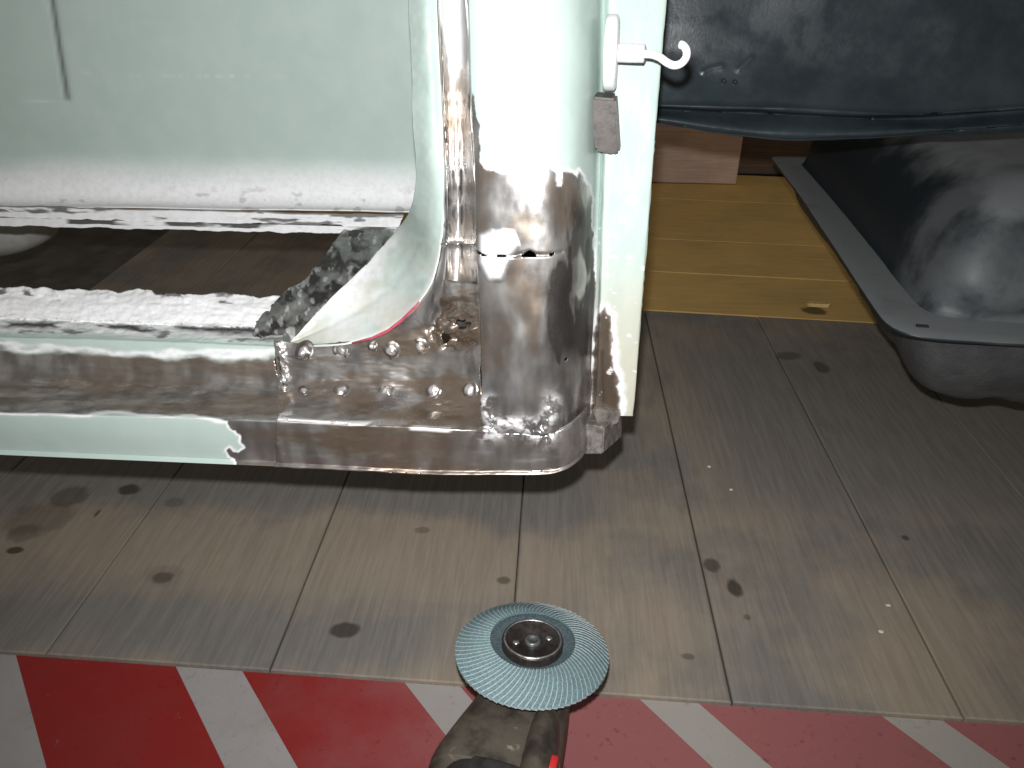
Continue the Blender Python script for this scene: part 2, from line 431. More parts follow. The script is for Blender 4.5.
# ------------------------------------------------------------------ timbers at the back
M_timber = plank_material('sawn_timber', (0.58, 0.42, 0.33), (0.70, 0.53, 0.43), [], (0.05, 1, 1), (), (0.50, 0.37, 0.30))
p0 = pz(655, 183, 0.001); p1 = pz(737, 186, 0.001)
bm = bmesh.new(); box_bm(bm, ((p1[0] - 1.9) / 2, p0[1] + 0.06, 0.001 + 0.076), (p1[0] + 1.9, 0.12, 0.15), None, 0.004)
tb = bm_obj('timber_beam', bm, M_timber); tag(tb, 'pale sawn timber beam lying across the floor behind the pillar', 'beam')
M_timber2 = plank_material('dark_timber', (0.10, 0.07, 0.05), (0.16, 0.11, 0.08), [], (0.05, 1, 1), (), (0.10, 0.075, 0.055))
bm = bmesh.new(); box_bm(bm, (p1[0] + 0.42, p0[1] + 0.17, 0.001 + 0.06), (0.80, 0.10, 0.12), None, 0.004)
tb2 = bm_obj('timber_block', bm, M_timber2); tag(tb2, 'dark brown timber in shade past the end of the pale beam', 'timber')

# ================================================================== CAR BODY
car = empty('car_body', (0.0, 0.56, 0.25), 'pale green stripped car body with rusted sill, bare steel pillar foot and door opening', 'car')
def lean(v): return 0.05 * (max(0.0, 340 - v) / 340) ** 1.3          # the body side leans in above the sill
def pl(u, v, d): return pd(u, v, d + lean(v))
def rail(pts): return [pl(*p) for p in pts]
def Z4(shape): return np.zeros(shape[:2] + (4,))

# ---- inner panel behind the floor opening
r = []
us = [-520, -200, 0, 220, 350, 420, 470]
def row(vl, vr, d): return [pd(u, vl + (vr - vl) * (u + 0) / 400.0, d) for u in us]
rows = [row(-110, -110, 0.835), row(-20, -20, 0.832), row(60, 62, 0.829), row(120, 123, 0.828), row(150, 153, 0.8272), row(168, 172, 0.8245), row(183, 187, 0.8195), row(196, 200, 0.8125), row(203, 208, 0.802), row(206, 211, 0.785)]
V = loft(rows, 420, 220)
N = gnorm(V); P = proj(V)
g = np.exp(-(seg([(41, -60), (53, 10), (67, 98)], P) / 2.6) ** 2)
V = V - N * (g * 0.0022)[..., None]
V = V + N * ((fbm(V * 9, 3) - 0.5) * 0.004)[..., None]
Wr = Z4(V.shape)
scr = np.exp(-(seg([(62, 72), (180, 77), (258, 77), (345, 79)], P) / 0.9) ** 2) * sstep(0.5, 0.8, noise(P * (0.30, 0.02), 5)) * (0.35 + 0.65 * sstep(170, 185, P[..., 0]) * (1 - sstep(255, 265, P[..., 0])))
scr2 = np.exp(-(seg([(20, 100), (70, 103)], P) / 0.9) ** 2)
chips = sstep(0.70, 0.80, fbm(P * (0.10, 0.16), 9)) * sstep(180, 200, P[..., 1])
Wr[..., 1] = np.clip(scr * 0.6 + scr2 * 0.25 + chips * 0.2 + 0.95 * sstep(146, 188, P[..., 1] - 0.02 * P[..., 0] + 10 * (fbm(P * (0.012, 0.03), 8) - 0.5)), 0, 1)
Wr[..., 2] = np.maximum(g * 0.75, 0.35 * sstep(0.70, 0.78, fbm(P * (0.07, 0.10), 12)) * sstep(180, 200, P[..., 1]))
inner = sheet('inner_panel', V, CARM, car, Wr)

# ---- ragged floor flanges along the far side of the opening
def flange_far(name, va, vb, da, db, seed, ragged):
    A = [pd(u, va + 10 * u / 400.0, da) for u in us[:6]]; B = [pd(u, vb + 10 * u / 400.0, db) for u in us[:6]]
    A[-1] = pd(404, va + 9.8, da); B[-1] = pd(398, vb + 9.7, db)
    A[-2] = pd(340, va + 8.5, da); B[-2] = pd(335, vb + 8.4, db)
    V = loft([A, B], 420, 14, False, False)
    P = proj(V); t = np.linspace(0, 1, 14)[:, None]
    off = (fbm(P[:1] * (0.07, 0), seed, 5) - 0.5)
    V[..., 2] -= off * ragged * t * 0.8; V[..., 1] -= off * ragged * t
    return V, P
V, P = flange_far('floor_flange', 205, 217.5, 0.783, 0.775, 21, 0.004)
V[..., 2] += (fbm(P * (0.05, 0.2), 2) - 0.5) * 0.003
Wr = Z4(V.shape); Wr[..., 1] = 0.95
dk = sstep(0.58, 0.66, fbm(P * (0.025, 0.25), 31)); Wr[..., 2] = np.clip(dk * 0.85, 0, 1)
Wr[0:2, :, 2] = 0.8
sheet('floor_flange', V, CARM, car, Wr, None, 0.002)
V, P = flange_far('floor_flange', 217, 224.5, 0.776, 0.772, 41, 0.003)
V[..., 1] -= 0.002
Wr = Z4(V.shape); Wr[..., 1] = 0.9
dk = sstep(0.40, 0.52, fbm(P * (0.02, 0.05), 51)) * (np.arange(14)[:, None] < 8); Wr[..., 2] = dk * 0.95
sheet('floor_flange', V, CARM, car, Wr, None, 0.002)

# ---- old sill: face, step, riser, top flange as one pressed profile
uL = [-560, -280, 0, 142, 283]
def srow(v0, v1, d): return [pd(u, v0 + (v1 - v0) * u / 275.0, d) for u in uL]
_b = srow(451, 462.5, 0.492)
rows = [[p + (0, 0.07, 0.004) for p in _b], _b, srow(449.5, 461, 0.4895), srow(447, 458, 0.489), srow(430, 440, 0.488), srow(416, 422, 0.489), srow(412.5, 419, 0.491), srow(410, 417, 0.496),
        srow(398, 408, 0.520), srow(384, 396, 0.543), srow(372, 386, 0.555), srow(356, 370, 0.560), srow(339, 349, 0.563), srow(335, 344, 0.568), srow(328, 338, 0.578), srow(319, 330, 0.592), srow(316, 327, 0.594), srow(302, 312, 0.606), srow(285, 296, 0.624)]
V = loft(rows, 640, 260, False, True)
P = proj(V); N = gnorm(V)
u, v = P[..., 0], P[..., 1]; vv = v - u * 0.04                          # follow the slope of the sill
wob = fbm(P * (0.035, 0.10), 61, 5) - 0.5
Wr = Z4(V.shape)
bare_mid = sstep(349, 355, vv + wob * 16 + 3 * sstep(120, 250, u)) * (1 - sstep(410, 413, vv + wob * 7 + 4 * sstep(60, 120, u) * (1 - sstep(190, 230, u))))
jag = [(227, 415), (229, 425), (240, 434), (246, 449), (238, 453), (229, 447), (225, 449), (229, 456), (234, 458), (240, 480), (320, 480), (320, 400)]
sj = psdf(jag, P + np.stack([(fbm(P * 0.12, 5) - 0.5) * 8, (fbm(P * 0.12, 6) - 0.5) * 6], -1))
bare = np.maximum(bare_mid, (1 - sstep(-0.6, 0.6, sj)) * sstep(409, 412, vv))
edge_lo = np.exp(-((vv + wob * 7 + 4 * sstep(60, 120, u) * (1 - sstep(190, 230, u)) - 413.5) / 1.8) ** 2) * (1 - sstep(225, 228, u))
edge_j = np.exp(-((sj - 1.2) / 1.5) ** 2) * sstep(411, 413, vv)
edge_hi = np.exp(-((vv + wob * 16 + 3 * sstep(120, 250, u) - 347) / 2.6) ** 2) * 0.9
white = np.maximum.reduce([edge_lo, edge_j, edge_hi, 1 - sstep(318, 322, vv + wob * 5), 0.75 * (1 - sstep(326, 334, vv + wob * 8))])
dseam = np.exp(-((vv - 322 + wob * 10) / 3.2) ** 2) * sstep(0.44, 0.56, fbm(P * (0.03, 0.15), 71, 5))
dseam2 = np.exp(-((vv - 329 + wob * 12) / 2.6) ** 2) * sstep(0.55, 0.62, fbm(P * (0.025, 0.1), 77, 5)) * 0.8
dtop = sstep(0.64, 0.72, fbm(P * (0.035, 0.13), 81, 5)) * (1 - sstep(294, 300, vv + 0 * u)) * 0.85
hole_p = psdf([(150, 291), (158, 289.5), (168, 291), (165, 295), (156, 296)], P)
dtop = np.maximum(dtop, 1 - sstep(-1, 0.5, hole_p))
Wr[..., 0] = bare; Wr[..., 1] = white * (1 - bare * (vv > 352)); Wr[..., 2] = np.maximum.reduce([dseam, dseam2, dtop])
lineo = np.exp(-((vv - 397 - 2 * wob) / 1.1) ** 2) * (1 - sstep(60, 170, u))
Wr[..., 3] = np.clip(0.55 * sstep(0.4, 0.65, fbm(P * (0.008, 0.09), 91)) + lineo, 0, 1) * np.where(vv > 345, bare, 0)
V = V + N * ((fbm(P * (0.02, 0.09), 15) - 0.5) * 0.0035 * sstep(405, 395, vv))[..., None]
V = V + N * ((fbm(P * (0.15, 0.3), 16) - 0.5) * 0.0018 * np.maximum(1 - sstep(330, 336, vv), dseam))[..., None]
# ragged back lip
lip = np.linspace(0, 1, 260)[:, None]
V[..., 1] += sstep(0.955, 1.0, lip) * (fbm(P[-1:] * (0.05, 0), 17, 5) - 0.5) * 0.016
V[..., 2] += sstep(0.975, 1.0, lip) * (fbm(P[-1:] * (0.07, 0), 18, 5) - 0.5) * 0.004
crack = psdf([(273, 359), (278, 357), (281, 372), (284, 388), (280, 388), (277, 372)], P + np.stack([(fbm(P * 0.25, 25) - 0.5) * 6, 0 * u], -1))
sheet('sill_panel', V, CARM, car, Wr, (crack < 0).astype(float))

# ---- new corner: face of the sill round into the pillar foot
ub = [276, 350, 430, 500, 545, 566, 579, 588]
def crow(vs_, ds, du=(0,) * 8): return [pd(a + c, b_, d) for a, b_, d, c in zip(ub, vs_, ds, du)]
dz_ = np.array([0.4875, 0.487, 0.487, 0.487, 0.488, 0.492, 0.503, 0.525])
_b = crow((464, 467.5, 472, 472, 471.5, 466.5, 457.5, 446.5), dz_ + 0.003)
rows = [[p + (0, 0.05, 0.003) for p in _b], _b,
        crow((462, 465.5, 470, 470.5, 470, 465, 456, 445), dz_ + 0.0005),
        crow((458, 462, 466.5, 467, 466.5, 461, 452, 441), dz_ - 0.0005),
        crow((440, 444, 448, 451, 452, 446, 438, 428), dz_),
        crow((424, 427, 430, 434, 437, 430, 422, 413), dz_ + 0.0005),
        crow((419, 423, 427, 430, 432, 425, 416, 407), dz_ + 0.003)]
V = loft(rows, 380, 130, True, True)
P = proj(V); N = gnorm(V); u, v = P[..., 0], P[..., 1]
Wr = Z4(V.shape); Wr[..., 0] = 1
lump = np.exp(-(seg([(487, 432), (510, 425), (535, 432), (548, 436)], P) / 9.0) ** 2)
V = V + N * ((fbm(P * 0.13, 101) - 0.35) * 0.007 * lump + (fbm(P * (0.02, 0.06), 102) - 0.5) * 0.003)[..., None]
wl = np.exp(-(seg([(270, 425), (277, 440), (282, 455)], P) / 3.0) ** 2)
V = V + N * ((fbm(P * 0.25, 103)) * 0.002 * wl)[..., None]
Wr[..., 3] = np.clip(0.9 * sstep(0.42, 0.68, fbm(P * (0.02, 0.05), 104)) * sstep(600, 300, u) + 0.2, 0, 1) * (1 - lump)
Wr[..., 2] = 0.75 * sstep(0.55, 0.72, fbm(P * (0.07, 0.035), 105)) * sstep(548, 566, u)
Wr[..., 1] = np.maximum(0.8 * lump * sstep(0.42, 0.56, fbm(P * 0.11, 166)), 0.75 * np.exp(-(seg([(278, 419.5), (352, 424), (420, 429), (482, 433)], P) / 2.2) ** 4) * sstep(0.25, 0.45, noise(P * (0.05, 0.1), 120)))  # painted white glints on the weld lump and along the top edge
sheet('corner_patch', V, CARM, car, Wr)

# ---- repair plate with plug welds over the step
rows = [rail([(274, 340, .566), (310, 344, .567), (350, 341, .566), (388, 332, .5645), (413, 310, .5635), (436, 281, .563), (479, 285, .515)]),
        rail([(275, 350, .563), (310, 354, .562), (352, 355, .562), (390, 346, .561), (416, 333, .559), (441, 312, .556), (480, 312, .518)]),
        rail([(276, 362, .560), (310, 364, .560), (352, 366, .560), (390, 365, .559), (420, 362, .557), (447, 355, .550), (480, 352, .524)]),
        rail([(277, 376, .556), (310, 378, .556), (352, 380, .556), (390, 380, .555), (420, 379, .553), (450, 378, .546), (480, 377, .530)]),
        rail([(278, 390, .548), (310, 391, .548), (352, 393, .548), (390, 394, .547), (420, 395, .545), (450, 395, .538), (481, 395, .526)]),
        rail([(278, 404, .528), (310, 405, .528), (352, 407, .528), (390, 409, .527), (420, 410, .526), (450, 411, .520), (481, 412, .514)]),
        rail([(278, 417, .4925), (310, 419, .4925), (352, 421.5, .4925), (390, 424, .4925), (420, 426, .4925), (450, 428, .4925), (482, 430, .4925)]),
        rail([(278, 421, .4885), (310, 423, .4885), (352, 425.5, .4885), (390, 428, .4885), (420, 430, .4885), (450, 432, .4885), (482, 434, .4885)])]
V = loft(rows, 300, 210)
P = proj(V); N = gnorm(V); u, v = P[..., 0], P[..., 1]
Wr = Z4(V.shape); Wr[..., 0] = 1
burn = np.exp(-((np.hypot(u - 456, (v - 328) * 1.0)) / 22.0) ** 4)
dist = np.hypot(u - 457, v - 327)
V = V + N * ((fbm(P * (0.018, 0.05), 111) - 0.5) * 0.006 + burn * (fbm(P * 0.14, 112) - 0.42) * 0.024 - 0.003 * np.exp(-((dist - 24) / 5) ** 2))[..., None]
V = V + N * ((fbm(P * 0.20, 113)) * 0.0025 * np.exp(-(seg([(277, 345), (283, 362), (280, 388)], P) / 6.0) ** 2))[..., None]
Wr[..., 3] = np.clip(0.8 * sstep(0.45, 0.62, fbm(P * (0.02, 0.06), 114)) + 0.75 * np.exp(-((dist - 21) / 6) ** 2) * sstep(0.4, 0.6, fbm(P * 0.05, 119)), 0, 1)
Wr[..., 2] = 0.5 * sstep(0.60, 0.75, fbm(P * (0.03, 0.07), 115)) * (v < 370)
jit = np.stack([(fbm(P * 0.2, 118) - 0.5) * 5, 0 * u], -1)
Wr[..., 2] = np.maximum(Wr[..., 2], 0.95 * np.exp(-(seg([(279, 357), (281, 372), (285, 389)], P + jit) / 1.4) ** 2))
topedge = np.exp(-(seg([(278, 418.5), (352, 423), (420, 428), (482, 432)], P) / 2.4) ** 4)         # highlight along the ground edge, whitened in the colour
Wr[..., 1] = 0.75 * topedge * sstep(0.25, 0.45, noise(P * (0.05, 0.1), 120))
warp = np.stack([(fbm(P * 0.2, 116) - 0.5) * 10, (fbm(P * 0.2, 117) - 0.5) * 7], -1)
h1 = psdf([(441, 335), (449, 333), (456, 338), (450, 343), (443, 340)], P + warp)
h2 = psdf([(460, 322), (466, 319), (469, 325), (463, 329)], P + warp)
plate = sheet('repair_plate', V, CARM, car, Wr, ((h1 < 0) | (h2 < 0)).astype(float))
PV, PN, PP = V, N, P
def weld_dot(u0, v0, rpx, hgt, seed, ring=True):
    k = np.argmin(((PP - (u0, v0)) ** 2).sum(-1)); i, j = np.unravel_index(k, PP.shape[:2])
    c, n = PV[i, j], PN[i, j]
    rad = rpx / F_PX * np.linalg.norm(c - CAM)
    T = Matrix.Translation(Vector(c - n * 0.0006)) @ Vector(n).to_track_quat('Z', 'Y').to_matrix().to_4x4()
    prof = [(rad * q, hgt * h) for q, h in ((1.0, 0.0), (0.86, 0.35), (0.66, 0.22), (0.5, 0.55), (0.3, 0.9), (0.12, 1.0), (0.001, 1.02))]
    Vv, F = lathe(prof, 18, T)
    Vv = np.array([list(x) for x in Vv])
    Vv += n * ((noise(Vv * 420 + seed, seed) - 0.5) * hgt * 0.8)[:, None] + (noise(Vv * 250 + seed, seed + 3)[:, None] - 0.5) * rad * 0.35
    w = np.zeros((len(Vv), 4)); w[:, 0] = 1; w[:, 3] = 0.25
    ring_ = np.arange(len(Vv)) % len(prof); w[ring_ == 2, 2] = 0.75; w[ring_ == 1, 2] = 0.3; w[ring_ >= 4, 1] = 0.35
    m_ = mesh_obj('weld_spot', Vv, F, CARM, plate, True, w)
for k, (a, b_, r_) in enumerate([(305, 351, 8.5), (342, 350, 8), (373, 346, 5), (392, 349, 8), (420, 346, 8), (285, 388, 4), (304, 390, 6), (341, 391, 7.5), (387, 391.5, 8), (433, 390, 8), (470, 389, 9)]):
    weld_dot(a, b_, r_ * 1.2, 0.0032, 10 + k)

# ---- sealer strip: the flaky right-hand border of the floor opening
zf = 0.335
LS = [(345, 229), (331, 248), (306, 277), (274, 301), (255, 326), (259, 348)]
RS = [(396, 228), (376, 254), (350, 281), (322, 308), (300, 335), (288, 350)]
A = [pd(a, b_, d) for (a, b_), d in zip(LS, (.74, .70, .655, .618, .588, .568))]; B = [pd(a, b_, d) for (a, b_), d in zip(RS, (.66, .640, .622, .602, .584, .572))]
A[-1] = pd(262, 346, .570); B[-1] = pd(288, 350, .568)
V = loft([A, B], 220, 60)
P = proj(V); Wr = Z4(V.shape)
V[..., 2] += (fbm(P * (0.08, 0.10), 121, 5) - 0.5) * 0.0055
V[:, :, 0] += ((fbm(P * 0.08, 122) - 0.5) * 0.007) * (np.linspace(1, 0, 60)[:, None] ** 2)
Wr[..., 2] = 0.55 + 0.45 * sstep(0.4, 0.6, fbm(P * 0.09, 123)); Wr[..., 1] = 0.5 * sstep(0.60, 0.70, fbm(P * (0.16, 0.10), 124))
Wr[..., 2] *= 1 - 0.75 * Wr[..., 1] - 0.25 * sstep(0.45, 0.6, fbm(P * 0.05, 126)); Wr[..., 0] = 0.7
sheet('sealer_strip', V, CARM, car, Wr, None, 0.003)

# ---- door-seal flange that flares into the foot gusset
left = rail([(407, -110, .572), (408, 0, .572), (411, 70, .572), (414, 135, .573), (415, 180, .578), (409, 210, .595), (394, 232, .640), (371, 258, .630), (345, 285, .612), (318, 312, .592), (292, 340, .574)])
mid = rail([(423, -110, .560), (424, 0, .560), (427, 70, .560), (430, 135, .561), (431, 180, .564), (428, 222, .573), (416, 256, .592), (398, 284, .594), (370, 308, .590), (335, 326, .582), (290, 343, .572)])
right = rail([(436, -110, .562), (437, 0, .562), (440, 70, .562), (443, 135, .562), (444, 195, .562), (442, 240, .562), (433, 279, .562), (414, 308, .562), (386, 331, .563), (345, 344, .564), (286, 347, .566)])
V = loft([left, mid, right], 360, 90, True, True)
P = proj(V); N = gnorm(V); u, v = P[..., 0], P[..., 1]; t = np.linspace(0, 1, 90)[:, None] * np.ones_like(u)
V = V + N * ((fbm(P * (0.03, 0.03), 131) - 0.5) * 0.004)[..., None]
V = V - N * (0.0006 * np.exp(-((t - 0.42) / 0.07) ** 2) * sstep(210, 260, v))[..., None]
Wr = Z4(V.shape)
rag = fbm(P * 0.10, 132, 5)
Wr[..., 1] = np.clip(0.75 * (1 - sstep(0.05, 0.30, t + (rag - 0.5) * 0.25)) * sstep(215, 245, v) + 0.55 * np.exp(-(np.hypot(u - 340, v - 300) / 26) ** 2) * 1.4, 0, 1)
Wr[..., 3] = np.clip(0.75 * sstep(225, 310, v) * sstep(0.35, 0.6, fbm(P * (0.02, 0.03), 134)), 0, 1)
cream = sstep(0.52, 0.66, fbm(P * (0.02, 0.03), 133)) * sstep(230, 300, v)
Wr[..., 1] = np.clip(Wr[..., 1] + cream * 0.3 + 0.5 * sstep(0.92, 0.99, t), 0, 1)
Wr[..., 2] = 0.6 * (1 - sstep(0.0, 0.02, t)) * (1 - sstep(190, 240, v))
seal = sheet('seal_flange', V, CARM, car, Wr)
# primer line left in the crease
M_pink = simple('red_primer', (0.42, 0.07, 0.10), 0.5, 0, 0.2, 90)
Vt, Ft = tube([Vector(pl(*p)) for p in [(352, 343, .5625), (372, 338, .562), (388, 331, .5615), (402, 320, .561), (414, 308, .561), (419, 302, .561)]], [0.0006, 0.0011, 0.0014, 0.0013, 0.0011, 0.0006], 8)
o = mesh_obj('primer_line', Vt, Ft, M_pink, seal); o['label'] = 'thin red primer line in the crease'

# ---- channel between seal flange and pillar
rows = [rail([(437, -110, .561), (438, 0, .561), (441, 90, .561), (443, 180, .564), (441, 240, .564), (431, 281, .564), (408, 314, .565)]),
        rail([(440, -110, .556), (441, 0, .556), (444, 90, .556), (447, 180, .556), (446.5, 240, .556), (442, 284, .556), (422, 324, .558)]),
        rail([(444, -110, .566), (445, 0, .566), (448, 90, .566), (451, 180, .566), (451, 240, .566), (449, 290, .563), (434, 325, .559)]),
        rail([(452, -110, .570), (453, 0, .570), (456, 90, .570), (459, 180, .570), (460, 240, .570), (460, 295, .562), (452, 326, .556)]),
        rail([(460, -110, .560), (461, 0, .560), (464, 90, .560), (467, 180, .560), (468, 240, .560), (469, 297, .550), (468, 327, .540)]),
        rail([(465, -110, .520), (466, 0, .520), (470, 90, .520), (474, 180, .520), (477, 240, .520), (478, 299, .520), (480, 328, .52)])]
V = loft(rows, 260, 70)
P = proj(V); N = gnorm(V); u, v = P[..., 0], P[..., 1]
Wr = Z4(V.shape)
tong = [(439, -120), (468, -120), (467, 55), (464, 66), (458, 74), (455, 88), (452, 92), (449, 84), (449, 60), (444, 30), (440, 12)]
st_ = psdf(tong, P + np.stack([(fbm(P * (0.2, 0.05), 141) - 0.5) * 5, (fbm(P * (0.2, 0.1), 142) - 0.5) * 8], -1))
pt = 1 - sstep(-0.7, 0.7, st_)
Wr[..., 0] = 1 - pt; Wr[..., 1] = np.maximum(np.exp(-((st_ + 1) / 2) ** 2), 0.75 * pt)
V = V + N * ((fbm(P * (0.06, 0.02), 143) - 0.5) * 0.003 + 0.0016 * np.exp(-((v - 244) / 2.0) ** 2))[..., None]
dstreak = np.exp(-(seg([(461, 170), (462, 240), (464, 300)], P) / 1.8) ** 2) * sstep(0.3, 0.5, noise(P * (0.1, 0.06), 144))
Wr[..., 2] = np.clip(dstreak * 0.9 + 0.6 * sstep(0.66, 0.74, fbm(P * (0.15, 0.04), 145)), 0, 1) * Wr[..., 0]
Wr[..., 3] = 0.55 * sstep(0.45, 0.6, fbm(P * (0.04, 0.02), 146))
sheet('pillar_channel', V, CARM, car, Wr)

# ---- pillar skin
ve = [-120, 0, 100, 200, 300, 380, 434]
def prow(us_, ds): return [pl(a, b_, d) for a, b_, d in zip(us_, ve, [ds] * 7 if not isinstance(ds, (list, tuple)) else ds)]
rows = [prow((464, 467, 471, 475.5, 478.5, 480.5, 482), .515),
        prow((464.5, 467.5, 471.5, 476, 479, 481, 482.5), .4955),
        prow((468, 471, 475, 479, 482, 484, 485.5), .4905),
        prow((486, 488, 491, 494, 497, 499, 500), .4870),
        prow((512, 513, 515, 517, 519, 520, 521), .4850),
        prow((538, 538, 538, 538, 538, 538, 538), .4850),
        prow((560, 560, 559, 557, 556, 555, 555), .4885),
        prow((578, 577, 576, 574, 571, 569, 568), .4975),
        prow((590, 589, 588, 585, 581, 578, 577), .512),
        prow((598, 597, 595, 592, 588, 585, 583), .530),
        prow((602, 601, 599, 596, 592, 589, 587), .546),
        prow((606, 605, 603, 600, 596, 592, 590), .552)]
V = loft(rows, 480, 210)                                                # axis 0 across, axis 1 downwards
P = proj(V); N = gnorm(V); u, v = P[..., 0], P[..., 1]
bar = [(470, 100), (474, 92), (476, 115), (480, 124), (480, 160), (484, 168), (496, 170), (503, 172), (519, 172), (530, 176), (540, 175), (541, 168), (547, 165), (552, 168), (556, 172), (557, 186), (560, 186), (562, 172), (567, 171), (574, 174), (577, 177), (579, 171), (583, 175), (586, 182), (590, 186), (593, 202), (592, 226), (594, 250), (597, 300), (600, 360), (600, 480), (460, 480), (464, 120)]
sb = psdf(bar, P + np.stack([(fbm(P * 0.15, 151) - 0.5) * 5, (fbm(P * 0.15, 152) - 0.5) * 5], -1))
Wr = Z4(V.shape)
bare = 1 - sstep(-0.6, 0.6, sb)
Wr[..., 0] = bare
Wr[..., 1] = np.exp(-((sb - 1.3) / 1.7) ** 2) * sstep(150, 165, v)
lump = np.exp(-(seg([(487, 402), (492, 420), (515, 424), (540, 428), (552, 415), (553, 402)], P) / 8.0) ** 2)
flash_spot = 1 - sstep(-3, 5, psdf([(482, 236), (492, 232), (512, 233), (516, 246), (508, 258), (500, 278), (490, 278), (482, 262)], P))  # raised facet, tilted and whitened where the flash highlight falls
V = V + N * (lump * (fbm(P * 0.12, 153) - 0.35) * 0.008 + flash_spot * (0.0012 + 0.00007 * np.where(v < 255.5, v - 240, v - 262) + (fbm(P * 0.12, 154) - 0.5) * 0.002))[..., None]
lowb = sstep(185, 240, v) * bare
V = V + N * (lowb * (fbm(P * (0.026, 0.022), 155, 2) - 0.5) * 0.0045)[..., None]
V = V + N * ((fbm(P * (0.02, 0.012), 159) - 0.5) * 0.002)[..., None]
# the hairline where the old skin was cut off
ck = seg([(474, 250), (486, 255), (500, 256), (515, 256), (529, 252), (536, 255), (547, 255), (556, 253), (562, 252)], P)
gap = psdf([(475, 250), (486, 254.5), (486, 256), (474, 252.5)], P)
for q in ([(496, 255), (507, 255), (507, 257), (496, 257)], [(519, 257), (526, 253), (530, 250.5), (534, 253), (537, 256), (530, 256)], [(549, 255), (553, 252.8), (556, 253), (550, 256)], [(566, 359), (569, 358), (569, 361), (566, 362)]):
    gap = np.minimum(gap, psdf(q, P))
V = V - N * (0.0012 * np.exp(-(ck / 1.5) ** 2))[..., None]
glint = np.clip(0.75 * flash_spot + 0.8 * lump * sstep(0.40, 0.55, fbm(P * 0.11, 166)), 0, 1)            # flash highlight on the bare steel, put into the colour as white
Wr[..., 1] = np.maximum(Wr[..., 1], glint * bare)
scorch = sstep(205, 235, v) * (1 - sstep(330, 400, v)) * sstep(528, 556, u) * (1 - sstep(584, 592, u)) * sstep(0.30, 0.55, fbm(P * (0.05, 0.02), 156))
Wr[..., 2] = np.clip(1.05 * scorch + 0.75 * sstep(0.48, 0.62, fbm(P * (0.10, 0.018), 157)) * sstep(545, 560, u) * sstep(185, 215, v), 0, 0.93) * bare * (1 - 0.9 * lump)
Wr[..., 2] = np.maximum(Wr[..., 2], 0.7 * np.exp(-(ck / 1.0) ** 2) * sstep(0.5, 0.6, noise(P * 0.15, 158)))
Wr[..., 3] = 0.75 * sstep(0.45, 0.65, fbm(P * (0.03, 0.02), 160)) * (1 - lump) * (1 - flash_spot) * bare
skin = sheet('pillar_skin', V, CARM, car, Wr, (gap < 0).astype(float))
# inner wall that closes the pillar box behind its skin
A = rail([(470, -110, .56), (484, 440, .55)]); B = rail([(600, -110, .56), (586, 440, .55)])
V = loft([A, B], 20, 8, False, False); Wr = Z4(V.shape); Wr[..., 2] = 0.9; Wr[..., 0] = 1
sheet('pillar_backing', V, CARM, car, Wr)

# ---- flat flange on the far side of the pillar (the wing is off)
rows = [prow((600, 600, 599, 597, 594, 591, 589), .556),
        prow((604, 604, 603, 601, 598, 595, 593), .552),
        prow((608, 608, 606, 603.5, 600, 597, 595), .546),
        prow((614, 613, 611, 608, 604, 600, 597), .545),
        prow((640, 637, 634, 629, 622, 616, 612), .547),
        prow((674, 664, 656, 648.5, 640.5, 634.5, 631), .549),
        prow((675, 665, 657, 649.5, 641.5, 635.5, 632), .552)]
fe = [-120, 0, 100, 200, 300, 380, 416]
rows = [[pd(proj(np.array(p))[0], fe[i], p[1] - lean(ve[i]) + lean(fe[i])) for i, p in enumerate(r_)] for r_ in rows]
V = loft(rows, 400, 70)
P = proj(V); N = gnorm(V); u, v = P[..., 0], P[..., 1]
rb = [(598, 318), (604, 308), (611, 316), (613, 340), (612, 362), (618, 378), (620, 400), (620, 425), (590, 425), (594, 340)]
s_ = psdf(rb, P + np.stack([(fbm(P * 0.15, 161) - 0.5) * 7, (fbm(P * 0.15, 162) - 0.5) * 7], -1))
Wr = Z4(V.shape); Wr[..., 0] = 1 - sstep(-0.6, 0.6, s_)
Wr[..., 1] = np.maximum.reduce([np.exp(-((s_ - 2.5) / 3.0) ** 2), 0.8 * sstep(0.72, 0.78, fbm(P * 0.14, 163)) * sstep(180, 240, v)])
Wr[..., 2] = 0.8 * np.exp(-(seg([(602, 350), (603, 400)], P) / 2.5) ** 2)
Wr[..., 3] = np.clip(0.8 * Wr[..., 0] + 0.8 * sstep(230, 360, v + 40 * (fbm(P * 0.03, 167) - 0.5)), 0, 1)
V = V + N * ((fbm(P * (0.05, 0.02), 164) - 0.5) * 0.002)[..., None]
wx = sstep(0.93, 1.0, np.linspace(0, 1, 70))[:, None] * (fbm(P[:1] * (0, 0.06), 165) - 0.5) * 0.003
V[..., 0] += wx
sheet('pillar_flange', V, CARM, car, Wr)

